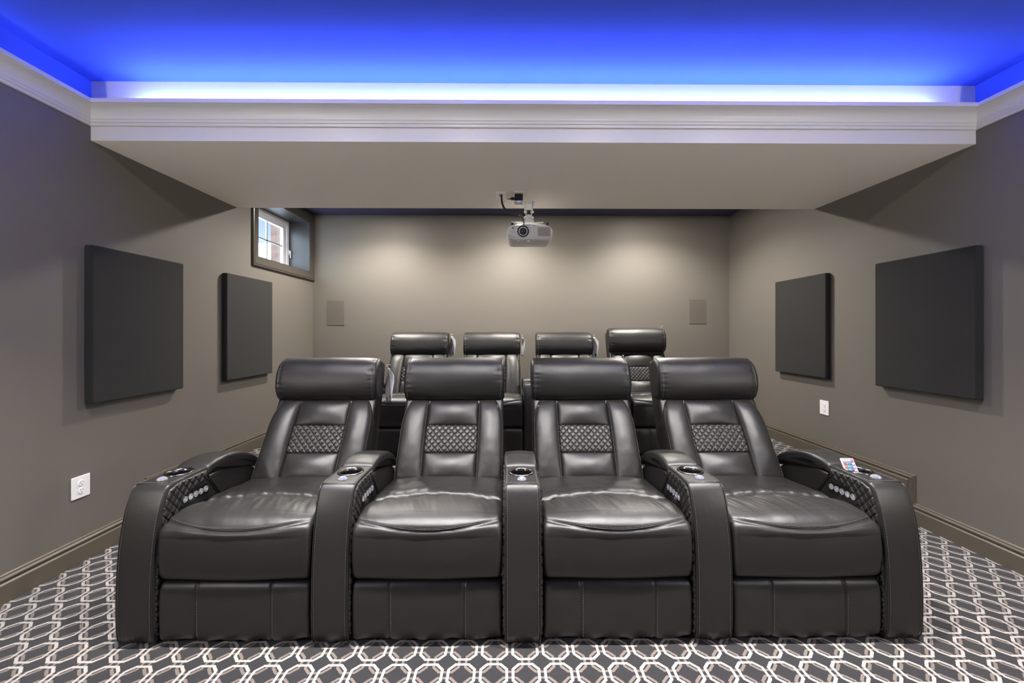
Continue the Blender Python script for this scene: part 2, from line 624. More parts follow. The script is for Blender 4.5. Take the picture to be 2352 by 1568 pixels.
bm = bmesh.new(); rectframe(bm, XF - .06, XF + .006, WY0 + .006, WY1 - .006, WZ0 + .006, WZ1 - .006, .045, .045)
rel(obj('window_frame', bm, M['vinyl'], win, bevel=.004))
bm = bmesh.new(); rectframe(bm, XF - .045, XF - .010, WY0 + .051, WY1 - .051, WZ0 + .051 - .02, WZ1 - .051, .045, .045)
rel(obj('window_sash', bm, M['vinyl'], win, bevel=.005))
bm = bmesh.new()
gy0, gy1, gz0, gz1 = WY0 + .096, WY1 - .096, WZ0 + .07, WZ1 - .096
box(bm, XF - .030, XF - .026, gy0 - .01, gy1 + .01, gz0 - .01, gz1 + .01)
rel(obj('pane', bm, M['glass'], win))
bm = bmesh.new()
for yy in (4.178, 3.93):
    box(bm, XF - .034, XF - .020, yy - .007, yy + .007, gz0, gz1)
box(bm, XF - .034, XF - .020, gy0, gy1, 2.106, 2.119)
rel(obj('muntin', bm, simple('muntin_grey', (.30, .33, .36), .4), win))
bm = bmesh.new()
box(bm, XF + .006, XF + .016, 4.525, 4.541, 2.03, 2.085)
box(bm, XF + .014, XF + .030, 4.527, 4.540, 2.06, 2.078)
box(bm, XF + .022, XF + .032, 4.527, 4.540, 1.995, 2.075)
rel(obj('window_latch', bm, M['vinyl'], win, bevel=.003))
# what stands outside the window: pale gravel ground and a stone corner of the window well
o = nbox('window_well_ground', (-6, XL - WD - .01, 1.5, 8, 1.55, 1.60), M['snow']); struct(o)
o = nbox('stone_pier', (-3.34, -3.25, 5.78, 5.95, 1.6, 3.6), M['exterior'])
tag(o, 'blurred brownish stone pier outside the small window', 'pier')
o = nbox('porch_roof', (-6.5, -3.3, 6.2, 8.5, 3.02, 3.2), simple('porch_paint', (.05, .06, .075), .8))
tag(o, 'bluish grey porch roof edge seen high outside the small window', 'roof')
# daylight portal
pl = bpy.data.lights.new('window_portal', 'AREA'); pl.shape = 'RECTANGLE'
pl.size = WZ1 - WZ0; pl.size_y = WY1 - WY0; pl.energy = 1; pl.cycles.is_portal = True
po = bpy.data.objects.new('window_portal', pl); C.objects.link(po)
po.location = (XL - WD + .0, (WY0 + WY1) / 2, (WZ0 + WZ1) / 2); po.rotation_euler = (0, -PI / 2, 0)


# ------------------------------------------------------------------ downlights
def downlight(x, y, z, glow, beam, cone, blend, col, label, group, rad=.045):
    root = empty('recessed_downlight', (x, y, z))
    tag(root, label, 'ceiling light', group)
    bm = bmesh.new(); lathe(bm, [(.052, -.002), (.056, -.010), (.082, -.006), (.086, 0), (.052, 0)], 36)
    obj('trim_ring', bm, M['plastic_white'], root, smooth=True)
    bm = bmesh.new(); lathe(bm, [(0, -.004), (.052, -.004), (.052, -.001), (0, -.001)], 36)
    obj('lamp_lens', bm, M['lamp_glow'], root)
    if glow:
        L = bpy.data.lights.new('downlight_glow', 'AREA')
        L.shape = 'DISK'; L.size = rad * 2; L.energy = glow; L.color = col
        lo = bpy.data.objects.new('downlight_glow', L); C.objects.link(lo); lo.parent = root
        lo.location = (0, 0, -.012)
    L = bpy.data.lights.new('downlight_beam', 'SPOT')
    L.energy = beam; L.color = col; L.spot_size = math.radians(cone); L.spot_blend = blend; L.shadow_soft_size = rad
    lo = bpy.data.objects.new('downlight_beam', L); C.objects.link(lo); lo.parent = root
    lo.location = (0, 0, -.014)
    return root


for x, w in ((-1.38, 'left'), (.06, 'middle'), (1.50, 'right')):
    downlight(x, 3.93, ZC, 13, REAR_W, 147, .6, (1, .93, .85), f'{w} recessed ceiling downlight behind the soffit, washing the back wall', 'downlights over the rear row')
for x, w in ((-1.15, 'far left'), (-.28, 'centre left'), (.59, 'centre right'), (1.46, 'far right')):  # out-of-view tray downlights, added to light the room and seats
    downlight(x, 1.30, ZC, FRONT_W, FRONT_SPOT, 88, .8, (1, .95, .90), f'added out-of-view downlight in the tray ceiling, {w} of the row of four', 'added downlights in the tray ceiling', rad=.052)

# added to light the room: screen behind the camera, fill lamps beside it
scr = empty('added_screen', (.155, YF, .75))
tag(scr, 'added grey screen in a black frame, unseen on the front wall', 'screen')
bm = bmesh.new(); box(bm, -1.25, 1.25, 0, .03, 0, 1.42)
obj('screen_frame', bm, M['slot'], scr, bevel=.004)
bm = bmesh.new(); box(bm, -1.2, 1.2, .03, .034, .05, 1.37)
obj('screen_surface', bm, simple('screen_grey', (.32, .32, .32), .8), scr)


M['globe'] = simple('fill_globe', (1, 1, 1), .5, emit=(1, .95, .89), es=FILL_E)


def fill_lamp(x, s, label):  # unseen lamp added to brighten soffit underside and seat fronts
    root = empty('wall_fill_lamp', (x, -.05, 1.32))
    tag(root, label, 'fill lamp', 'added globe fill lamps on the side walls')
    bm = bmesh.new(); lathe(bm, [(0, 0), (.06, 0), (.06, .012), (.02, .02), (0, .02)], 32, Matrix.Rotation(s * PI / 2, 4, 'Y'))
    obj('back_plate', bm, M['steel'], root)
    bm = bmesh.new(); tube(bm, [(s * .01, 0, 0), (s * .15, 0, 0), (s * .15, 0, .03)], .010, 12)
    obj('fill_lamp_arm', bm, M['steel'], root, smooth=True)
    bm = bmesh.new(); bmesh.ops.create_uvsphere(bm, u_segments=32, v_segments=16, radius=.08, matrix=Matrix.Translation((s * .15, 0, .108)))
    obj('globe', bm, M['globe'], root, smooth=True)


fill_lamp(XL, 1, 'added globe fill lamp on the left wall, unseen beside the camera')
fill_lamp(XR, -1, 'added globe fill lamp on the right wall, unseen beside the camera')


# ================================================================== ACOUSTIC PANELS
def acoustic(label, X, s, y0, y1, z0, z1):
    th = .042
    root = empty('acoustic_panel', (X, (y0 + y1) / 2, z0))
    tag(root, label, 'acoustic panel', 'black fabric acoustic panels')
    bm = bmesh.new()
    hw = (y1 - y0) / 2
    a, b = sorted((s * .004, s * (th + .004)))
    box(bm, a, b, -hw, hw, 0, z1 - z0)
    obj('panel_face', bm, M['fabric'], root, bevel=.008, seg=3)
    bm = bmesh.new()
    a, b = sorted((0, s * .006))
    box(bm, a, b, -hw + .05, hw - .05, .05, z1 - z0 - .05)
    obj('mounting_board', bm, M['slot'], root)


acoustic('black fabric acoustic panel on the left wall, the larger-looking one nearer the camera', XL, 1, 2.142, 2.742, .808, 1.636)
acoustic('black fabric acoustic panel on the left wall, under the window side, farther back', XL, 1, 3.160, 3.767, .808, 1.638)
acoustic('black fabric acoustic panel on the right wall, nearer the camera', XR, -1, 2.138, 2.738, .822, 1.642)
acoustic('black fabric acoustic panel on the right wall, farther back, above the outlet', XR, -1, 3.165, 3.771, .820, 1.644)


# ================================================================== OUTLETS, SPEAKERS
def outlet(label, X, s, yc, zc, w=.092, h=.113):
    root = empty('electrical_outlet', (X, yc, zc))
    tag(root, label, 'outlet')
    a, b = sorted((0, s * .006))
    bm = bmesh.new(); box(bm, a, b, -w / 2, w / 2, -h / 2, h / 2)
    obj('cover_plate', bm, M['plastic_white'], root, bevel=.004, seg=3)
    for dz in (.0195, -.0195):
        bm = bmesh.new()
        mt = Matrix.Translation((s * .005, 0, dz)) @ Matrix.Rotation(s * PI / 2, 4, 'Y')
        lathe(bm, [(.0165, 0), (.0165, .003), (.0155, .004), (0, .004)], 28, mt)
        rc = obj('receptacle', bm, M['plastic_white'], root, smooth=False)
        bm = bmesh.new()
        f = s * .0093
        for dy, hh in ((-.0062, .0042), (.0062, .0035)):
            x0, x1 = sorted((f - s * .0006, f)); box(bm, x0, x1, dy - .0009, dy + .0009, dz + .001, dz + .001 + hh * 1.6)
        x0, x1 = sorted((f - s * .0006, f)); box(bm, x0, x1, -.002, .002, dz - .0095, dz - .0055)
        obj('slot', bm, M['slot'], rc)
    return root


outlet('white duplex outlet low on the left wall', XL, 1, 2.126, .386)
outlet('white duplex outlet on the right wall below the farther acoustic panel', XR, -1, 3.232, .582)


def speaker(label, x0, x1, z0, z1):
    root = empty('in_wall_speaker', ((x0 + x1) / 2, YB, z0))
    tag(root, label, 'speaker')
    w, h = (x1 - x0) / 2, z1 - z0
    bm = bmesh.new(); rect = [(-w, w, -.006, 0, 0, .004), (-w, w, -.006, 0, h - .004, h), (-w, -w + .004, -.006, 0, .004, h - .004), (w - .004, w, -.006, 0, .004, h - .004)]
    for r in rect: box(bm, *r)
    obj('speaker_frame', bm, M['wall'], root)
    bm = bmesh.new(); box(bm, -w + .004, w - .004, -.005, -.001, .004, h - .004)
    obj('speaker_grille', bm, M['speaker'], root)


speaker('flush taupe in-wall speaker on the back wall, left, near the window', -2.044, -1.853, 1.262, 1.540)
speaker('flush taupe in-wall speaker on the back wall, right corner side', 2.057, 2.246, 1.280, 1.556)


# ================================================================== PROJECTOR
PX, PY = .163, 3.08
pr = empty('projector', (PX, PY, 1.868))
tag(pr, 'pale grey home theatre projector hanging from the soffit', 'projector')
# body: rounded shell, built as stations along depth
W2, D, H = .172, .26, .126


def rr(w, h, r, n=8):
    pts = []
    for cx, cz, a0 in ((w - r, h - r, 0), (-w + r, h - r, 90), (-w + r, r, 180), (w - r, r, 270)):
        for k in range(n + 1):
            a = math.radians(a0 + 90 * k / n)
            pts.append((cx + r * math.cos(a), cz + r * math.sin(a)))
    return pts


bm = bmesh.new(); rings = []
for y, sw, zb, zt, r in ((0, .93, .020, .112, .036), (.006, .965, .014, .118, .045), (.02, .99, .008, .123, .05), (.06, 1, .002, .126, .045), (.16, 1, 0, .126, .04), (.24, .97, .004, .122, .04), (D, .90, .016, .110, .035)):
    rings.append([bm.verts.new((x * sw, y, zb + z)) for x, z in rr(W2, zt - zb, r)])
for a, b in zip(rings, rings[1:]):
    for i in range(len(a)):
        j = (i + 1) % len(a); bm.faces.new((a[i], a[j], b[j], b[i]))
bm.faces.new(rings[0]); bm.faces.new(rings[-1][::-1])
obj('projector_body', bm, M['proj'], pr, smooth=True)
# front fascia: flatter oval plate
bm = bmesh.new(); rings = []
for y, ins in ((.004, 0), (-.006, .002), (-.009, .006)):
    rings.append([bm.verts.new((x * (1 - ins * 4), y, .026 + ins + z * (1 - 2 * ins / .094))) for x, z in rr(W2 * .955, .092, .042)])
for a, b in zip(rings, rings[1:]):
    for i in range(len(a)):
        j = (i + 1) % len(a); bm.faces.new((a[i], a[j], b[j], b[i]))
bm.faces.new(rings[-1])
obj('front_fascia', bm, simple('fascia', (.68, .66, .66), .3), pr, smooth=False)
LX = -.053
FR = Matrix.Translation((LX, -.009, .070)) @ Matrix.Rotation(PI / 2, 4, 'X')
bm = bmesh.new(); lathe(bm, [(.043, -.002), (.0435, .004), (.040, .007), (.036, .004), (.035, -.004), (.0, -.004)], 48, FR)
lr = obj('lens_ring', bm, M['gloss'], pr, smooth=True)
bm = bmesh.new(); lathe(bm, [(.0335, -.003), (.034, .004), (.0325, .005), (.0315, -.003)], 48, FR)
obj('chrome_trim', bm, M['chrome'], lr, smooth=True)
bm = bmesh.new(); lathe(bm, [(.030, -.004), (.026, .001), (.017, .002), (.0165, .004), (.013, .004), (.012, .001), (.010, .003), (.005, .0055), (0, .006)], 48, FR)
obj('lens', bm, M['lens'], lr, smooth=True)
bm = bmesh.new(); lathe(bm, [(.0172, .002), (.0168, .0055), (.0135, .0055), (.0125, .002)], 48, FR)
obj('lens_barrel', bm, M['steel'], lr, smooth=True)
bm = bmesh.new()
for k in range(9):
    x = .060 + k * .0105
    box(bm, x, x + .0045, -.0135, -.006, .036 + (.006 if k in (0, 8) else 0), .100 - (.006 if k in (0, 8) else 0))
box(bm, .057, .152, -.0102, -.006, .035, .101)
obj('vent_grille', bm, M['proj_grille'], pr)
bm = bmesh.new(); lathe(bm, [(.0055, 0), (.0055, .002), (0, .002)], 20, Matrix.Translation((-.128, -.009, .094)) @ Matrix.Rotation(PI / 2, 4, 'X'))
obj('sensor_window', bm, M['slot'], pr)
bm = bmesh.new()
for (x, z) in ((-.134, .071), (-.122, .071), (-.128, .060)):
    box(bm, x - .003, x + .003, -.0105, -.008, z - .002, z + .002)
obj('front_marks', bm, M['proj_grille'], pr)
bm = bmesh.new(); lathe(bm, [(.004, 0), (.004, .0025), (0, .003)], 16, Matrix.Translation((.008, -.009, .112)) @ Matrix.Rotation(PI / 2, 4, 'X'))
obj('status_light', bm, M['ledblue'], pr)
for x in (-.085, -.010):
    bm = bmesh.new(); lathe(bm, [(.0, -.006), (.012, -.005), (.014, 0), (.014, .01)], 24, Matrix.Translation((x, .035, .006)))
    obj('foot', bm, M['proj'], pr, smooth=True)

# mount
mo = empty('projector_mount', (.160, 3.235, ZS))
tag(mo, 'white metal ceiling bracket between the soffit and the projector', 'mount')
bm = bmesh.new(); box(bm, -.044, .044, -.085, .085, -.004, 0)
cp = obj('ceiling_plate', bm, M['mountwhite'], mo, bevel=.003)
for x in (-.030, .030):
    for y in (-.068, .055):
        bm = bmesh.new(); lathe(bm, [(0, -.0065), (.0055, -.006), (.0055, -.004)], 12, Matrix.Translation((x, y, 0)))
        obj('screw', bm, M['slot'], cp)
bm = bmesh.new()
box(bm, -.026, .026, -.028, .024, -.052, -.004)
box(bm, -.034, -.026, -.03, .026, -.050, -.006); box(bm, .026, .034, -.03, .026, -.050, -.006)
obj('swivel_head', bm, M['mountwhite'], mo, bevel=.004)
bm = bmesh.new()
box(bm, -.020, .020, -.02, .02, -.082, -.052)
obj('joint_block', bm, M['slot'], mo, bevel=.003)
for zz in (-.066, -.112):
    for s in (-1, 1):
        bm = bmesh.new()
        mt = Matrix.Translation((s * .026, -.02, zz)) @ Matrix.Rotation(PI / 2, 4, 'X')
        lathe(bm, [(0, -.006), (.012, -.006), (.014, 0), (.009, .008), (0, .009)], 12, mt)
        obj('clamp_knob', bm, M['mountwhite'], mo, smooth=True)
bm = bmesh.new()
box(bm, -.024, -.018, -.024, .022, -.134, -.050); box(bm, .018, .024, -.024, .022, -.134, -.050)
box(bm, -.024, .024, -.018, .022, -.128, -.084)
obj('tilt_bracket', bm, M['mountwhite'], mo, bevel=.003)
bm = bmesh.new(); box(bm, -.040, .040, -.03, .03, -.152, -.130)
obj('base_bracket', bm, M['mountwhite'], mo, bevel=.004)
bm = bmesh.new()
for dz, y, xr in ((-.156, -.045, .135), (-.156, .045, .11)):
    tube(bm, [(-xr + .003, y, dz), (0, 0, dz + .006), (xr, -y, dz)], .006, 8)
obj('mounting_arm', bm, M['mountwhite'], mo, smooth=True)
for x, y in ((-.130, -.05), (.145, -.05), (.110, .06), (-.11, .06)):
    bm = bmesh.new(); lathe(bm, [(0, -.200), (.009, -.200), (.009, -.158), (0, -.154)], 12, Matrix.Translation((x, y, 0)))
    obj('arm_standoff', bm, M['black_plastic'], mo, smooth=False)


def ceil_plate(name, label, x0, x1, y0, y1):
    root = empty(name, ((x0 + x1) / 2, (y0 + y1) / 2, ZS))
    tag(root, label, 'outlet')
    bm = bmesh.new(); box(bm, -(x1 - x0) / 2, (x1 - x0) / 2, -(y1 - y0) / 2, (y1 - y0) / 2, -.006, 0)
    obj('cover_plate', bm, M['plastic_white'], root, bevel=.004, seg=3)
    return root


a = ceil_plate('cable_outlet', 'white cable plate on the soffit that the projector cable comes out of', -.095, -.022, 2.945, 3.06)
bm = bmesh.new(); box(bm, -.010, .018, -.02, .02, -.009, -.005)
obj('cable_port', bm, simple('port', (.35, .31, .27), .5), a, bevel=.002)
ceil_plate('electrical_outlet', 'white power outlet on the soffit behind the black power adapter', .043, .118, 2.935, 3.05)
ad = empty('power_adapter', (.075, 2.995, ZS - .007))
tag(ad, 'small black power adapter plugged into the soffit outlet', 'adapter')
bm = bmesh.new(); box(bm, -.030, .030, -.030, .030, -.048, 0)
obj('adapter_body', bm, M['black_plastic'], ad, bevel=.004, seg=3)
bm = bmesh.new(); box(bm, -.030, .030, -.031, .030, -.062, -.048)
ab = obj('adapter_front', bm, simple('adapter_silver', (.45, .43, .42), .2), ad, bevel=.004)
bm = bmesh.new(); box(bm, -.008, .008, -.033, -.030, -.060, -.054)
obj('indicator', bm, M['ledblue'], ab)
bm = bmesh.new(); box(bm, -.056, -.030, -.012, .010, -.038, -.020)
tube(bm, [(-.056, -.001, -.029), (-.068, -.001, -.029)], .005, 8)
tube(bm, [(-.068, -.001, -.029), (-.085, .0, -.031)], .0028, 8)
obj('adapter_plug', bm, M['black_plastic'], ad, bevel=.002)
# cable
bm = bmesh.new()
pts = catmull([(-.052, 3.0, ZS - .008), (-.050, 3.0, 2.160), (-.045, 3.02, 2.128), (-.022, 3.06, 2.096), (.018, 3.09, 2.087), (.06, 3.12, 2.090), (.095, 3.15, 2.082), (.118, 3.2, 2.052), (.122, 3.25, 2.03), (.116, 3.30, 2.012), (.10, 3.33, 1.985), (.09, 3.345, 1.95)], 8)
tube(bm, pts, .0075, 10)
tube(bm, [(-.042, 3.02, 2.135), (-.034, 3.02, 2.142), (-.026, 3.02, 2.149)], .0018, 6)
tag(obj('projector_cable', bm, M['cable'], smooth=True), 'thick black cable drooping from the soffit plate to the projector', 'cable')


# ================================================================== ARMREST
AW = .138
ARM_PROF_F = [(.012, .012), (-.002, .05), (-.006, .15), (-.002, .28), (.008, .39), (.028, .49), (.052, .555), (.066, .576)]
LIDF = .272


def arm_parts():
    """returns list of (name, mesh, materials, parent index) built around x=0, y=0 at the arm's front foot"""
    parts = []
    prof = [(.66, .014), (.05, .012)] + [(a, b) for a, b in ARM_PROF_F]
    front = catmull([Vector(p) for p in ARM_PROF_F], 6)
    top = [(.074, .583), (.086, .587), (.12, .588), (.20, .588), (LIDF - .002, .588)]
    under = [(LIDF, .550), (.34, .556), (.42, .552), (.50, .534), (.58, .500), (.63, .46), (.66, .40), (.665, .2), (.66, .014)]
    full = [(.05, .012)] + [(p.x, p.y) for p in front] + top + under
    sw = Sweep(full, AW, .012, ds=.0065, nx=22, smoothprof=False,
               disp=lambda x, y, z, ny, nz_: (.003 * (1 - (2 * x / AW) ** 2) if ny < -.4 else 0) + (.0025 * nz(x * 60, 3, 0) * gauss(z, .05) if z < .1 else 0) - (.004 * gauss(z - .02, .02) * abs(math.sin(x * 70)) if z < .08 else 0))
    bm = sw.bm()
    bmesh.ops.recalc_face_normals(bm, faces=bm.faces[:])
    hole = [f for f in bm.faces if f.calc_center_median().z > .58 and math.hypot(f.calc_center_median().x, f.calc_center_median().y - .205) < .0465]
    bmesh.ops.delete(bm, geom=hole, context='FACES')
    me2 = bpy.data.meshes.new('arm_body'); bm.to_mesh(me2); bm.free()
    for p in me2.polygons: p.use_smooth = True
    try:
        me2.set_sharp_from_angle(angle=math.radians(48))
    except Exception:
        pass
    parts.append(('armrest_body', me2, M['leather'], None))

    def add(name, bm, m, smooth=True, par=None, sharp=None):
        bmesh.ops.recalc_face_normals(bm, faces=bm.faces[:])
        me = bpy.data.meshes.new(name); bm.to_mesh(me); bm.free()
        for p in me.polygons: p.use_smooth = smooth
        if sharp:
            me.set_sharp_from_angle(angle=math.radians(sharp))
        parts.append((name, me, m, par))
        return len(parts) - 1
    # storage lid
    lid = [(LIDF + .002, .556), (LIDF, .575), (LIDF + .006, .590), (LIDF + .03, .600), (.36, .606), (.44, .602), (.52, .584), (.60, .548), (.655, .505), (.668, .480),
           (.655, .468), (.58, .508), (.50, .540), (.42, .558), (.34, .561), (.29, .555)]
    swl = Sweep(lid, AW + .006, .012, ds=.008, nx=8, n=5, disp=lambda x, y, z, ny, nz_: .004 * (1 - (2 * x / AW) ** 2) * max(nz_, 0) + .0012 * nz(x * 30, y * 30, 2))
    add('storage_lid', swl.bm(), M['leather'])
    # quilted sides of the arm
    fr = [Vector((a, b)) for a, b in ARM_PROF_F[::-1]]
    O = [Vector((LIDF - .004, .578)), Vector((.2, .578)), Vector((.12, .578)), Vector((.078, .568))] + [p + Vector((.010, 0)) for p in fr[1:]]
    O[-1] = Vector((.03, .03))
    I = [Vector((LIDF - .004, .540)), Vector((.22, .534)), Vector((.165, .520)), Vector((.128, .495)), Vector((.105, .45)), Vector((.096, .38)), Vector((.092, .28)), Vector((.090, .16)), Vector((.090, .09)), Vector((.095, .03))]
    n1 = 230
    Oc = resample(catmull(O, 8), sum(((b - a).length for a, b in zip(O, O[1:]))) / n1, closed=False)
    Ic = resample(catmull(I, 8), sum(((b - a).length for a, b in zip(I, I[1:]))) / n1, closed=False)
    n1 = min(len(Oc), len(Ic)) - 1
    n2 = 34
    for side in (-1, 1):
        bm = bmesh.new(); g = []
        for i in range(n1 + 1):
            row = []
            for j in range(n2 + 1):
                p = Oc[i].lerp(Ic[j and i], j / n2) if False else Oc[i].lerp(Ic[i], j / n2)
                wd = (Oc[i] - Ic[i]).length
                d = min(j / n2 * wd, (1 - j / n2) * wd, i / n1 * .7, (n1 - i) / n1 * .7)
                edge = min(1, d / .008); edge = math.sqrt(1 - (1 - edge) ** 2)
                u = p.x / .034 + p.y / .040; v = p.x / .034 - p.y / .040
                m_ = min(1, 1.4 * min(abs(math.sin(PI * u)), abs(math.sin(PI * v)))); q = 1 - (1 - m_) ** 2
                hgt = edge * (.003 + .0062 * q)
                row.append(bm.verts.new((side * (AW / 2 - .002 + hgt), p.x, p.y)))
            g.append(row)
        for i in range(n1):
            for j in range(n2):
                bm.faces.new((g[i][j], g[i + 1][j], g[i + 1][j + 1], g[i][j + 1]))
        add('quilted_side', bm, M['leather'])
    # quilted lid sides
    # cup holder
    FRm = Matrix.Translation((0, .205, 0))
    bm = bmesh.new()
    lathe(bm, [(.0535, .5875), (.0535, .5905), (.050, .5935), (.045, .5925), (.0415, .589), (.0405, .58), (.0405, .505), (.038, .502), (0, .502)], 48, FRm)
    add('cup_holder', bm, M['steel'])
    # ring plate gloss inside handled by same metal; jewel knob
    bm = bmesh.new()
    K = Matrix.Translation((0, .118, .588))
    lathe(bm, [(.0185, 0), (.0185, .003), (.0165, .005), (.014, .004)], 40, K)
    rings = []
    for k in range(7):
        a = k / 6 * PI / 2
        r = .015 * math.cos(a); z = .003 + .010 * math.sin(a)
        if k == 6: rings.append([bm.verts.new(K @ Vector((0, 0, z)))])
        else: rings.append([bm.verts.new(K @ Vector((r * (1 + .10 * (i % 2)) * math.cos(2 * PI * i / 24), r * (1 + .10 * (i % 2)) * math.sin(2 * PI * i / 24), z))) for i in range(24)])
    for a_, b_ in zip(rings, rings[1:]):
        for i in range(24):
            j = (i + 1) % 24
            bm.faces.new((a_[i], a_[j], b_[0]) if len(b_) == 1 else (a_[i], a_[j], b_[j], b_[i]))
    add('jewel_knob', bm, M['crystal'], smooth=False)
    # control panel with five buttons on the inner sides
    for side in (-1, 1):
        bm = bmesh.new()
        pts = []
        for cx, cz, a0 in ((.262, .512, 0), (.132, .512, 90), (.132, .486, 180), (.262, .486, 270)):
            for k in range(7):
                a = math.radians(a0 + 15 * k); pts.append((cx + .012 * math.cos(a), cz + .012 * math.sin(a)))
        A = [bm.verts.new((side * (AW / 2 - .001), y, z)) for y, z in pts]
        B = [bm.verts.new((side * (AW / 2 + .003), y, z)) for y, z in pts]
        for i in range(len(pts)):
            j = (i + 1) % len(pts); bm.faces.new((A[i], A[j], B[j], B[i]))
        bm.faces.new(B)
        cpn = add('control_panel', bm, M['gloss'], smooth=False)
        for k in range(5):
            bm = bmesh.new()
            mt = Matrix.Translation((side * (AW / 2 + .002), .142 + k * .0285, .499)) @ Matrix.Rotation(side * PI / 2, 4, 'Y')
            lathe(bm, [(.0125, 0), (.0125, .004), (.0105, .0045), (.010, .003), (.007, .003), (.0065, .0048), (.0035, .0048), (.003, .003), (0, .003)], 24, mt)
            add('button', bm, M['crystal'], smooth=False, par=cpn)
    # stitching along the front edges, the plate and the sides
    fpts = [p for p in front]
    for side in (-1, 1):
        bm = bmesh.new()
        x = side * (AW / 2 - .010)
        nr = []
        for i, p in enumerate(fpts):
            t = (fpts[min(i + 1, len(fpts) - 1)] - fpts[max(i - 1, 0)]).normalized()
            nr.append(Vector((x, p.x - t.y * .0028, p.y + t.x * .0)))
        stitches(bm, nr, r=.0006)
        add('stitching', bm, M['stitch'], smooth=False)
        bm = bmesh.new()
        stitches(bm, [(side * (AW / 2 - .009), .09, .5888), (side * (AW / 2 - .009), LIDF - .008, .5888)], r=.0007)
        add('stitching', bm, M['stitch'], smooth=False)
    bm = bmesh.new()
    stitches(bm, [(-AW / 2 + .012, .084, .5885), (AW / 2 - .012, .084, .5885)])
    add('stitching', bm, M['stitch'], smooth=False)
    bm = bmesh.new()
    for side in (-1, 1):
        x = side * (AW / 2 - .0035)
        tube(bm, [(x, p.x + .0005, p.y) for p in fpts] + [(x, .085, .5835), (x, .12, .5850), (x, LIDF - .004, .5850)], .0028, 6)
    tube(bm, [(-AW / 2 + .006, .076, .585), (AW / 2 - .006, .076, .585)], .0018, 6)
    add('piping', bm, M['piping'])
    bm = bmesh.new()
    for y in (.05, .60):
        lathe(bm, [(0, 0), (.022, 0), (.022, .014), (0, .014)], 20, Matrix.Translation((0, y, 0)))
    add('foot', bm, M['base_cloth'], smooth=False)
    return parts


ARM = arm_parts()


def build_arm(root, x=0, y=0, z=0, as_part=False):
    """as_part: the body becomes the part and the rest its sub-parts"""
    made = []
    base = root
    for i, (name, me, m, par) in enumerate(ARM):
        if not me.materials: me.materials.append(m)
        nm = name
        if as_part and i == 0: nm = 'armrest'
        o = bpy.data.objects.new(nm, me); C.objects.link(o)
        if as_part:
            if i == 0:
                o.parent = root; o.location = (x, y, z); base = o
            else:
                o.parent = base
        else:
            o.parent = made[par] if par is not None else root
        made.append(o)
    return made


# ================================================================== RECLINER (local: y=0 front, z=0 floor)
SW = .566


def tilt_map(x, t, n):
    """lean frame of the backrest"""
    b = Vector((0, .545, .425))
    d = Vector((0, .545, .839)); nn = Vector((0, -.839, .545))
    p = b + d * t + nn * n
    return Vector((x, p.y, p.z))


def pad(bm, x0f, x1f, t0, t1, th, r, nx, nt, depth=.06, disp=None, rt=None, rb=None, base_n=0.0, puff=.35):
    """pillow on the lean frame between x0f(t)..x1f(t)"""
    rt = rt or r; rb = rb or r
    g = []
    for i in range(nt + 1):
        # denser near ends
        a = i / nt; a = .5 - .5 * math.cos(PI * a) if nt > 3 and disp is None else a
        t = t0 + (t1 - t0) * a
        row = []
        xa, xb = x0f(t), x1f(t)
        for j in range(nx + 1):
            c = j / nx; c = .5 - .5 * math.cos(PI * c) if disp is None else c
            x = xa + (xb - xa) * c
            dx = min(x - xa, xb - x); db = t - t0; dt = t1 - t
            h = 1
            for d_, r_ in ((dx, r), (db, rb), (dt, rt)):
                q = max(0, min(1, d_ / r_)); h *= math.sqrt(max(0, 1 - (1 - q) ** 2)) ** .9
            dome = (1 - (2 * (t - t0) / (t1 - t0) - 1) ** 2) * (1 - (2 * (x - xa) / (xb - xa) - 1) ** 2)
            n = base_n + th * h * (1 - puff + puff * dome)
            if disp: n += disp(x, t) * min(1, h * 1.3)
            n += .0012 * nz(x * 25, t * 25, th * 50)
            row.append(bm.verts.new(tilt_map(x, t, n)))
        g.append(row)
    for i in range(nt):
        for j in range(nx):
            bm.faces.new((g[i][j], g[i][j + 1], g[i + 1][j + 1], g[i + 1][j]))
    # skirt backwards
    loop = g[0][:] + [r_[-1] for r_ in g[1:]] + g[-1][::-1][1:] + [r_[0] for r_ in g[::-1][1:-1]]
    off = Vector((0, .839, -.545)) * depth
    low = [bm.verts.new(v.co + off) for v in loop]
    for i in range(len(loop)):
        j = (i + 1) % len(loop)
        bm.faces.new((loop[i], low[i], low[j], loop[j]))
    bm.faces.new(low)
    return g


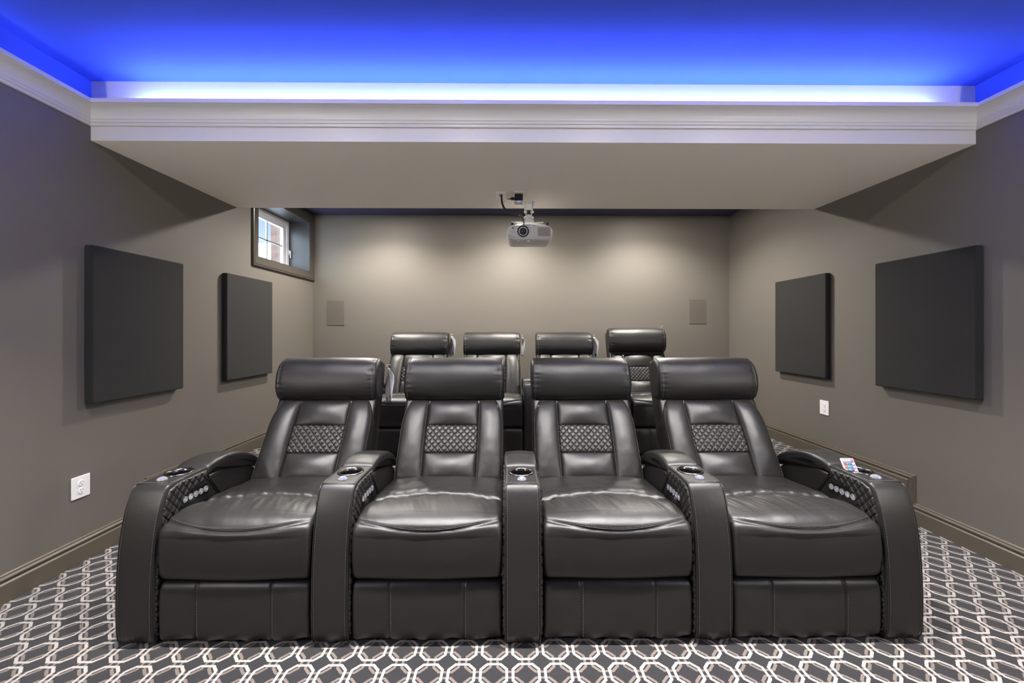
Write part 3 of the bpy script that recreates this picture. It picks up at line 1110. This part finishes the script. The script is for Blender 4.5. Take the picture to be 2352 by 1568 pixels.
def recliner():
    root = empty('recliner', (0, 0, 0))
    # base frame
    bm = bmesh.new(); box(bm, -.265, .265, .09, .80, .035, .28)
    obj('base_frame', bm, M['base_cloth'], root, bevel=.01)
    # lower footrest panel
    seams = (-.140, .140)

    def dl(x, y, z, ny, nz_):
        d = 0
        if ny < -.3:
            d += .006 * (1 - (2 * x / SW) ** 2)
            for s in seams: d -= .006 * gauss(x - s, .004)
            d += .0025 * nz(x * 9, z * 9, 4)
            d -= .006 * gauss(z - .02, .018) * (.5 + .5 * math.sin(x * 60 + 2 * math.sin(x * 17)))
        return d
    sw = Sweep([(.018, .022), (.006, .035), (.002, .10), (.003, .18), (.010, .222), (.026, .236), (.06, .234), (.075, .2), (.075, .1), (.07, .022)], SW, .014, ds=.010, nx=110, disp=dl)
    ft = obj('footrest_panel', sw.bm(), M['leather'], root, smooth=True)
    for s in seams:
        bm = bmesh.new()
        idx = [i for i in range(len(sw.pr)) if sw.nm[i].x < -.5]
        idx.sort(key=lambda i: sw.pr[i].y)
        stitches(bm, [sw.pos(s + .007, i, lift=.0006) for i in idx], r=.0007)
        obj('stitching', bm, M['stitch'], ft)

    # seat cushion
    def ds(x, y, z, ny, nz_):
        e = 1 - (2 * x / SW) ** 2
        d = 0
        if nz_ > .2:
            d += .016 * e * nz_ * (1 if y < .25 else .9)
            cy = .262 - .030 * (1 - e) ** 1
            d -= .020 * gauss(y - cy, .010)
            d += .010 * gauss(y - cy - .045, .04)
            wr = nz(x * 26, y * 7, 1) * gauss(y - cy, .11) + .7 * nz(x * 52 + y * 14, y * 6, 6) * gauss(y - cy + .05, .09)
            d += .0068 * wr + .0014 * nz(x * 95 + y * 35, y * 12, 3) * gauss(y - .16, .12) + .003 * nz(x * 14 + y * 9, y * 5, 8)
        if ny < -.2 and z < .47:
            d += .010 * e * -ny
            d += .002 * nz(x * 7, z * 7, 3)
        # curved seam on the waterfall front
        zs = .462 - .030 * e
        if y < .10 and z > .38:
            d -= .0065 * gauss(z - zs, .0040)
            d += .0012 * gauss(z - zs + .014, .010)
        return d
    SP = [(.05, .245), (.018, .250), (.001, .275), (-.006, .33), (-.004, .39), (.004, .430), (.018, .448), (.045, .463), (.09, .472), (.15, .472), (.21, .462), (.26, .450),
          (.31, .453), (.38, .452), (.46, .444), (.55, .435), (.60, .40), (.58, .33), (.4, .30), (.2, .29), (.09, .26)]
    ss = Sweep(SP, SW, .020, ds=.0045, nx=72, disp=ds)
    se = obj('seat_cushion', ss.bm(), M['leather'], root, smooth=True)
    bm = bmesh.new()
    path = []
    fi = [i for i in range(len(ss.pr)) if ss.pr[i].x < .06 and ss.nm[i].x < .1 and ss.pr[i].y > .30]
    fz = sorted(fi, key=lambda i: ss.pr[i].y)
    for k in range(61):
        x = -SW / 2 + .016 + (SW - .032) * k / 60
        e_ = 1 - (2 * x / SW) ** 2
        zs = .462 - .030 * e_ + .006
        a_ = max([i for i in fz if ss.pr[i].y <= zs], key=lambda i: ss.pr[i].y)
        up_ = [i for i in fz if ss.pr[i].y > zs]
        b_ = min(up_, key=lambda i: ss.pr[i].y) if up_ else a_
        t_ = (zs - ss.pr[a_].y) / max(ss.pr[b_].y - ss.pr[a_].y, 1e-6)
        path.append(ss.pos(x, a_, lift=.0010).lerp(ss.pos(x, b_, lift=.0010), max(0, min(1, t_))))
    stitches(bm, path, r=.0007)
    obj('stitching', bm, M['stitch'], se)
    bm = bmesh.new(); tube(bm, [Vector((p.x, p.y - .0006, p.z - .0055)) for p in path], .0016, 6)
    obj('piping', bm, M['piping'], se, smooth=True)
    for s in (-1, 1):
        bm = bmesh.new()
        ii = sorted([i for i in fi if ss.pr[i].y < .455 and ss.pr[i].x < .05], key=lambda i: ss.pr[i].y)
        stitches(bm, [ss.pos(s * (SW / 2 - .012), i, lift=-.003) for i in ii], r=.0007)
        obj('stitching', bm, M['stitch'], se)

    # backrest shell
    sh = Sweep([(.56, .30), (.575, .44), (.67, .60), (.775, .765), (.86, .90), (.90, .985), (.93, 1.005), (.965, 1.0), (.975, .97), (.95, .85), (.87, .65), (.80, .40), (.76, .16), (.70, .14), (.60, .16)], SW - .012, .018, ds=.02, nx=6)
    bk = obj('backrest', sh.bm(), M['leather'], root, smooth=True)
    # side bolsters
    for s in (-1, 1):
        def xo(t):  # outer edge, tucking in at the shoulder
            k = max(0, (t - .28) / .15)
            return .282 - .030 * min(k, 1.2) ** 2

        def xi(t): return .1335 + .006 * t
        bm = bmesh.new()
        pad(bm, (lambda t: xi(t)) if s > 0 else (lambda t: -xo(t)), (lambda t: xo(t)) if s > 0 else (lambda t: -xi(t)),
            -.012, .456, .062, .024, 26, 44, depth=.10, rt=.10, rb=.03, base_n=-.024, puff=.42)
        o = obj('side_bolster', bm, M['leather'], root, smooth=True)
        for f, off in ((xo, -.0075), (xi, .0105)):
            bm = bmesh.new()
            line = []
            for k in range(31):
                t = k * .43 / 30
                w_ = xo(t) - xi(t); dd = abs(off)
                hh = math.sqrt(1 - (1 - min(1, dd / .024)) ** 2) ** .9 * math.sqrt(1 - (1 - min(1, (t + .013) / .03)) ** 2) ** .9 * math.sqrt(1 - (1 - min(1, (.456 - t) / .10)) ** 2) ** .9
                dm = (1 - (2 * (t + .012) / .468 - 1) ** 2) * (1 - (2 * dd / w_ - 1) ** 2)
                line.append(tilt_map(s * (f(t) + off), t, -.024 + .062 * hh * (.58 + .42 * dm) + .0008))
            stitches(bm, line, r=.0007)
            obj('stitching', bm, M['stitch'], o)

    # centre column: lower cushion, quilted band, upper cushion
    def cx(t): return .1410 + .006 * t
    bm = bmesh.new(); pad(bm, lambda t: -cx(t), cx, -.012, .150, .058, .018, 30, 24, depth=.08, rb=.04, rt=.016, base_n=-.026, puff=.5)
    obj('lumbar_cushion', bm, M['leather'], root, smooth=True)

    def q(x, t):
        u = x / .0335 + (t - .145) / .037; v = x / .0335 - (t - .145) / .037
        m_ = min(1, 1.5 * min(abs(math.sin(PI * u)), abs(math.sin(PI * v))))
        return .0075 * (1 - (1 - m_) ** 2) - .003
    bm = bmesh.new(); pad(bm, lambda t: -cx(t), cx, .140, .297, .022, .014, 130, 68, depth=.06, disp=q, base_n=-.014, puff=.15)
    obj('quilted_band', bm, M['leather'], root, smooth=True)
    bm = bmesh.new(); pad(bm, lambda t: -cx(t), cx, .287, .452, .056, .018, 30, 24, depth=.08, rt=.05, rb=.016, base_n=-.026, puff=.5)
    obj('upper_back_cushion', bm, M['leather'], root, smooth=True)

    # headrest
    def dh(x, y, z, ny, nz_):
        ax = abs(x); edge = SW / 2 - ax
        d = .004 * (1 - (2 * x / SW) ** 2)
        d -= .0045 * gauss(edge - .026, .004)
        if edge < .07:
            d += .0065 * nz(z * 75, y * 75, 5 if x > 0 else 9) * gauss(edge - .026, .022)
        d += .003 * nz(x * 7, y * 7, z * 7)
        return d
    HP = [(.842, .787), (.803, .794), (.777, .818), (.763, .852), (.761, .890), (.767, .926), (.780, .961), (.801, .993), (.830, 1.016), (.860, 1.027), (.880, 1.026), (.915, 1.01), (.93, .97), (.93, .88), (.915, .81), (.88, .790)]
    sh = Sweep(HP, SW + .002, .024, ds=.0075, nx=70, disp=dh, rs=8)
    hd = obj('headrest', sh.bm(), M['leather'], root, smooth=True)
    for s in (-1, 1):
        bm = bmesh.new()
        idx = [i for i in range(len(sh.pr)) if sh.nm[i].x < -.1 or sh.nm[i].y > .6]
        idx.sort(key=lambda i: math.atan2(sh.pr[i].y - .9, -(sh.pr[i].x - .85)))
        stitches(bm, [sh.pos(s * (SW / 2 - .021), i, lift=.0012) for i in idx], r=.0008)
        obj('stitching', bm, M['stitch'], hd)
    return root


proto = recliner()
armproto = None
FY = 1.538
FC, PITCH = .054, .7225
RC, RY = .197, 3.27
AX = [FC + PITCH * k for k in (-2, -1, 0, 1, 2)]

front_labels = [
    'black leather recliner at the left end of the front row, clear tag on headrest',
    'black leather recliner second from left in the front row, wrinkled seat',
    'black leather recliner second from right in the front row',
    'black leather recliner at the right end of the front row, remote in its armrest']
rear_labels = [
    'black leather recliner in the raised back row, leftmost, white tag on headrest side',
    'black leather recliner in the raised back row, second from left',
    'black leather recliner in the raised back row, second from right, printed tag at its side',
    'black leather recliner in the raised back row, rightmost, headrest raised and tipped forward']


def end_arm(root, s):
    build_arm(root, s * PITCH / 2, 0, 0, as_part=True)


for row, (cx_, y0, z0, labels, grp) in enumerate(((FC, FY, 0, front_labels, 'front row recliners'), (RC, RY, RIS_Z, rear_labels, 'back row recliners'))):
    for k in range(4):
        r = proto if row == 0 and k == 0 else copy_tree(proto, skip=('armrest',))
        r.location = (cx_ + PITCH * (k - 1.5), y0, z0)
        tag(r, labels[k], 'recliner', grp)
        if k == 0 and not (row == 0): end_arm(r, -1)
        if k == 3: end_arm(r, 1)
        if row == 1:
            for ch in r.children:
                if ch.name.startswith('headrest'):
                    if k < 3:
                        ch.location = (0, .010, -.022)
                    else:
                        ch.rotation_euler = (math.radians(7), 0, 0)
                        ch.location = (0, .105, -.078)
end_arm(proto, -1)

arm_labels = {
    (0, 1): 'shared black leather armrest with cup holder between the left two front recliners',
    (0, 2): 'centre shared black leather armrest of the front row, seen straight on',
    (0, 3): 'shared black leather armrest with cup holder between the right two front recliners',
    (1, 1): 'back row shared armrest between the left two recliners, almost hidden',
    (1, 2): 'back row centre armrest showing above the gap between the middle front headrests',
    (1, 3): 'back row shared armrest between the right two recliners, almost hidden'}
for (row, k), lab in arm_labels.items():
    cx_, y0, z0 = ((FC, FY - (.010 if k == 2 else 0), 0), (RC, RY, RIS_Z))[row]
    root = empty('shared_armrest', (cx_ + PITCH * (k - 2), y0, z0))
    tag(root, lab, 'armrest', 'front row shared armrests' if row == 0 else 'back row shared armrests')
    build_arm(root)


# ================================================================== REMOTE in the right cup holder
rm = empty('remote_control', (AX[4] - .024, FY + .190, .552))
rm.rotation_euler = (math.radians(-33), 0, math.radians(-3))
rm.scale = (1.12, 1.12, 1.12)
tag(rm, 'small white remote with coloured buttons standing in the far right cup holder', 'remote')
bm = bmesh.new(); box(bm, -.024, .024, -.003, .003, -.010, .082)
obj('remote_body', bm, M['plastic_white'], rm, bevel=.002)
bm = bmesh.new(); box(bm, -.0215, .0215, -.0036, -.0028, .000, .079)
obj('face_sheet', bm, simple('remote_face', (.13, .12, .18), .4), rm)
cols = [[(.8, .8, .8), (.8, .8, .8), (.7, .7, .75), (.8, .08, .12)],
        [(.8, .02, .03), (0, .3, .2), (.03, .10, .45), (.85, .8, .78)],
        [(.9, .10, .04), (0, .42, .25), (.02, .18, .7), (.85, .5, .5)],
        [(.95, .22, .04), (0, .5, .6), (.15, .02, .12), (.85, .42, .42)],
        [(.95, .38, .03), (0, .3, .5), (.3, .03, .25), (.3, .75, .7)],
        [(.9, .75, .05), (.02, .2, .5), (.8, .06, .2), (.2, .6, .75)]]
for r_ in range(6):
    for c_ in range(4):
        bm = bmesh.new()
        lathe(bm, [(0, .0018), (.0036, .0015), (.0042, 0)], 14, Matrix.Translation((-.0156 + c_ * .0104, -.0036, .0725 - r_ * .0125)) @ Matrix.Rotation(PI / 2, 4, 'X'))
        nm = 'key_%d%d' % (r_, c_)
        obj('button', bm, simple('remote_key', cols[r_][c_], .35), rm, smooth=True)


# ================================================================== TAGS hanging on headrests
def hang(label, x, y, z, w, h, rz, prints, strx=.012):
    root = empty('hang_tag', (x, y, z))
    root.rotation_euler = (0, 0, math.radians(rz))
    tag(root, label, 'tag', 'plastic tags hanging on headrests')
    bm = bmesh.new()
    n = 14; rows = []
    for i in range(n + 1):
        t = i / n
        ww = w / 2 * min(1, .25 + 3.5 * t)
        bow = .010 * math.sin(t * PI) + .004 * math.sin(t * 7)
        rows.append([(bow + .003 * math.sin(j * 1.3 + t * 5), -ww + 2 * ww * j / 6, -.02 - h * t - (.012 * (j - 3) / 3 if i == n else 0)) for j in range(7)])
    for off in (0, .0012):
        pass
    A = [[bm.verts.new(p) for p in r] for r in rows]
    B = [[bm.verts.new((p[0] + .0014, p[1], p[2])) for p in r] for r in rows]
    for i in range(n):
        for j in range(6):
            bm.faces.new((A[i][j], A[i][j + 1], A[i + 1][j + 1], A[i + 1][j]))
            bm.faces.new((B[i][j], B[i + 1][j], B[i + 1][j + 1], B[i][j + 1]))
    for i in range(n):
        for j in (0, 6):
            bm.faces.new((A[i][j], A[i + 1][j], B[i + 1][j], B[i][j]))
    for j in range(6):
        bm.faces.new((A[0][j], A[0][j + 1], B[0][j + 1], B[0][j])); bm.faces.new((A[n][j], A[n][j + 1], B[n][j + 1], B[n][j]))
    sheet = obj('tag_sheet', bm, M['fabric_tag'], root, smooth=True)
    bm = bmesh.new()
    for (fy, fz, a, b) in prints:
        yy = fy * w; zz = -.02 - h * fz
        for k, xx in ((0, -.004), (1, .020)):
            box(bm, xx + .010 * math.sin(fz * PI) - .0 - (0 if k else .0), xx + .010 * math.sin(fz * PI) + .001, yy - a, yy + a, zz - b, zz + b) if k == 0 else None
    if prints: obj('tag_print', bm, M['print'], root)
    else: bm.free()
    bm = bmesh.new(); tube(bm, [(-strx, 0, .002), (-strx * .4, 0, -.006), (0, 0, -.022)], .0009, 5)
    tube(bm, [(-.004, 0, .0), (.014, .002, .002)], .0010, 5)
    obj('tag_string', bm, M['plastic_white'], root)


hx = PITCH
fx = [FC + PITCH * (k - 1.5) for k in range(4)]
rx = [RC + PITCH * (k - 1.5) for k in range(4)]
P1 = [(.15, .45, .004, .006), (.15, .55, .004, .004), (.15, .62, .003, .006), (-.1, .25, .002, .008), (-.2, .85, .008, .014)]
hang('clear plastic bag tag on the headrest of the leftmost front recliner', fx[0] + .308, FY + .93, .985, .10, .205, 38, [(-.25, .82, .006, .010), (.2, .9, .006, .006)])
hang('thin clear tag on the outer headrest side of the rightmost front recliner', fx[3] + .306, FY + .90, .98, .05, .20, 30, [])
hang('white printed tag on the headrest of the leftmost back recliner', rx[0] + .312, RY + .88, 1.16, .12, .20, 35, P1)
hang('white curled tag on the headrest of the second back recliner', rx[1] + .306, RY + .90, 1.15, .05, .19, 30, [])
hang('white printed tag strip on the headrest of the third back recliner', rx[2] + .312, RY + .88, 1.15, .09, .21, 40, P1)
# loose plastic tag fasteners
def fastener(label, a, b, c):
    bm = bmesh.new(); tube(bm, catmull([a, b, c], 5), .0011, 5)
    v = Vector(c); tube(bm, [v - Vector((.004, 0, 0)), v + Vector((.004, 0, 0))], .0014, 5)
    tag(obj('tag_fastener', bm, M['plastic_white'], smooth=True), label, 'tag fastener', 'loose plastic tag fasteners')
fastener('curled plastic fastener sticking up from the rightmost back headrest', (rx[3] + .235, RY + .83, 1.205), (rx[3] + .25, RY + .83, 1.222), (rx[3] + .262, RY + .825, 1.247))
fastener('plastic fastener standing on top of the second-from-right front headrest', (fx[2] + .262, FY + .86, 1.015), (fx[2] + .262, FY + .86, 1.03), (fx[2] + .259, FY + .86, 1.045))
fastener('plastic fastener lying on the backrest of the second back recliner', (rx[1] + .17, RY + .78, .905), (rx[1] + .20, RY + .775, .905), (rx[1] + .245, RY + .77, .912))
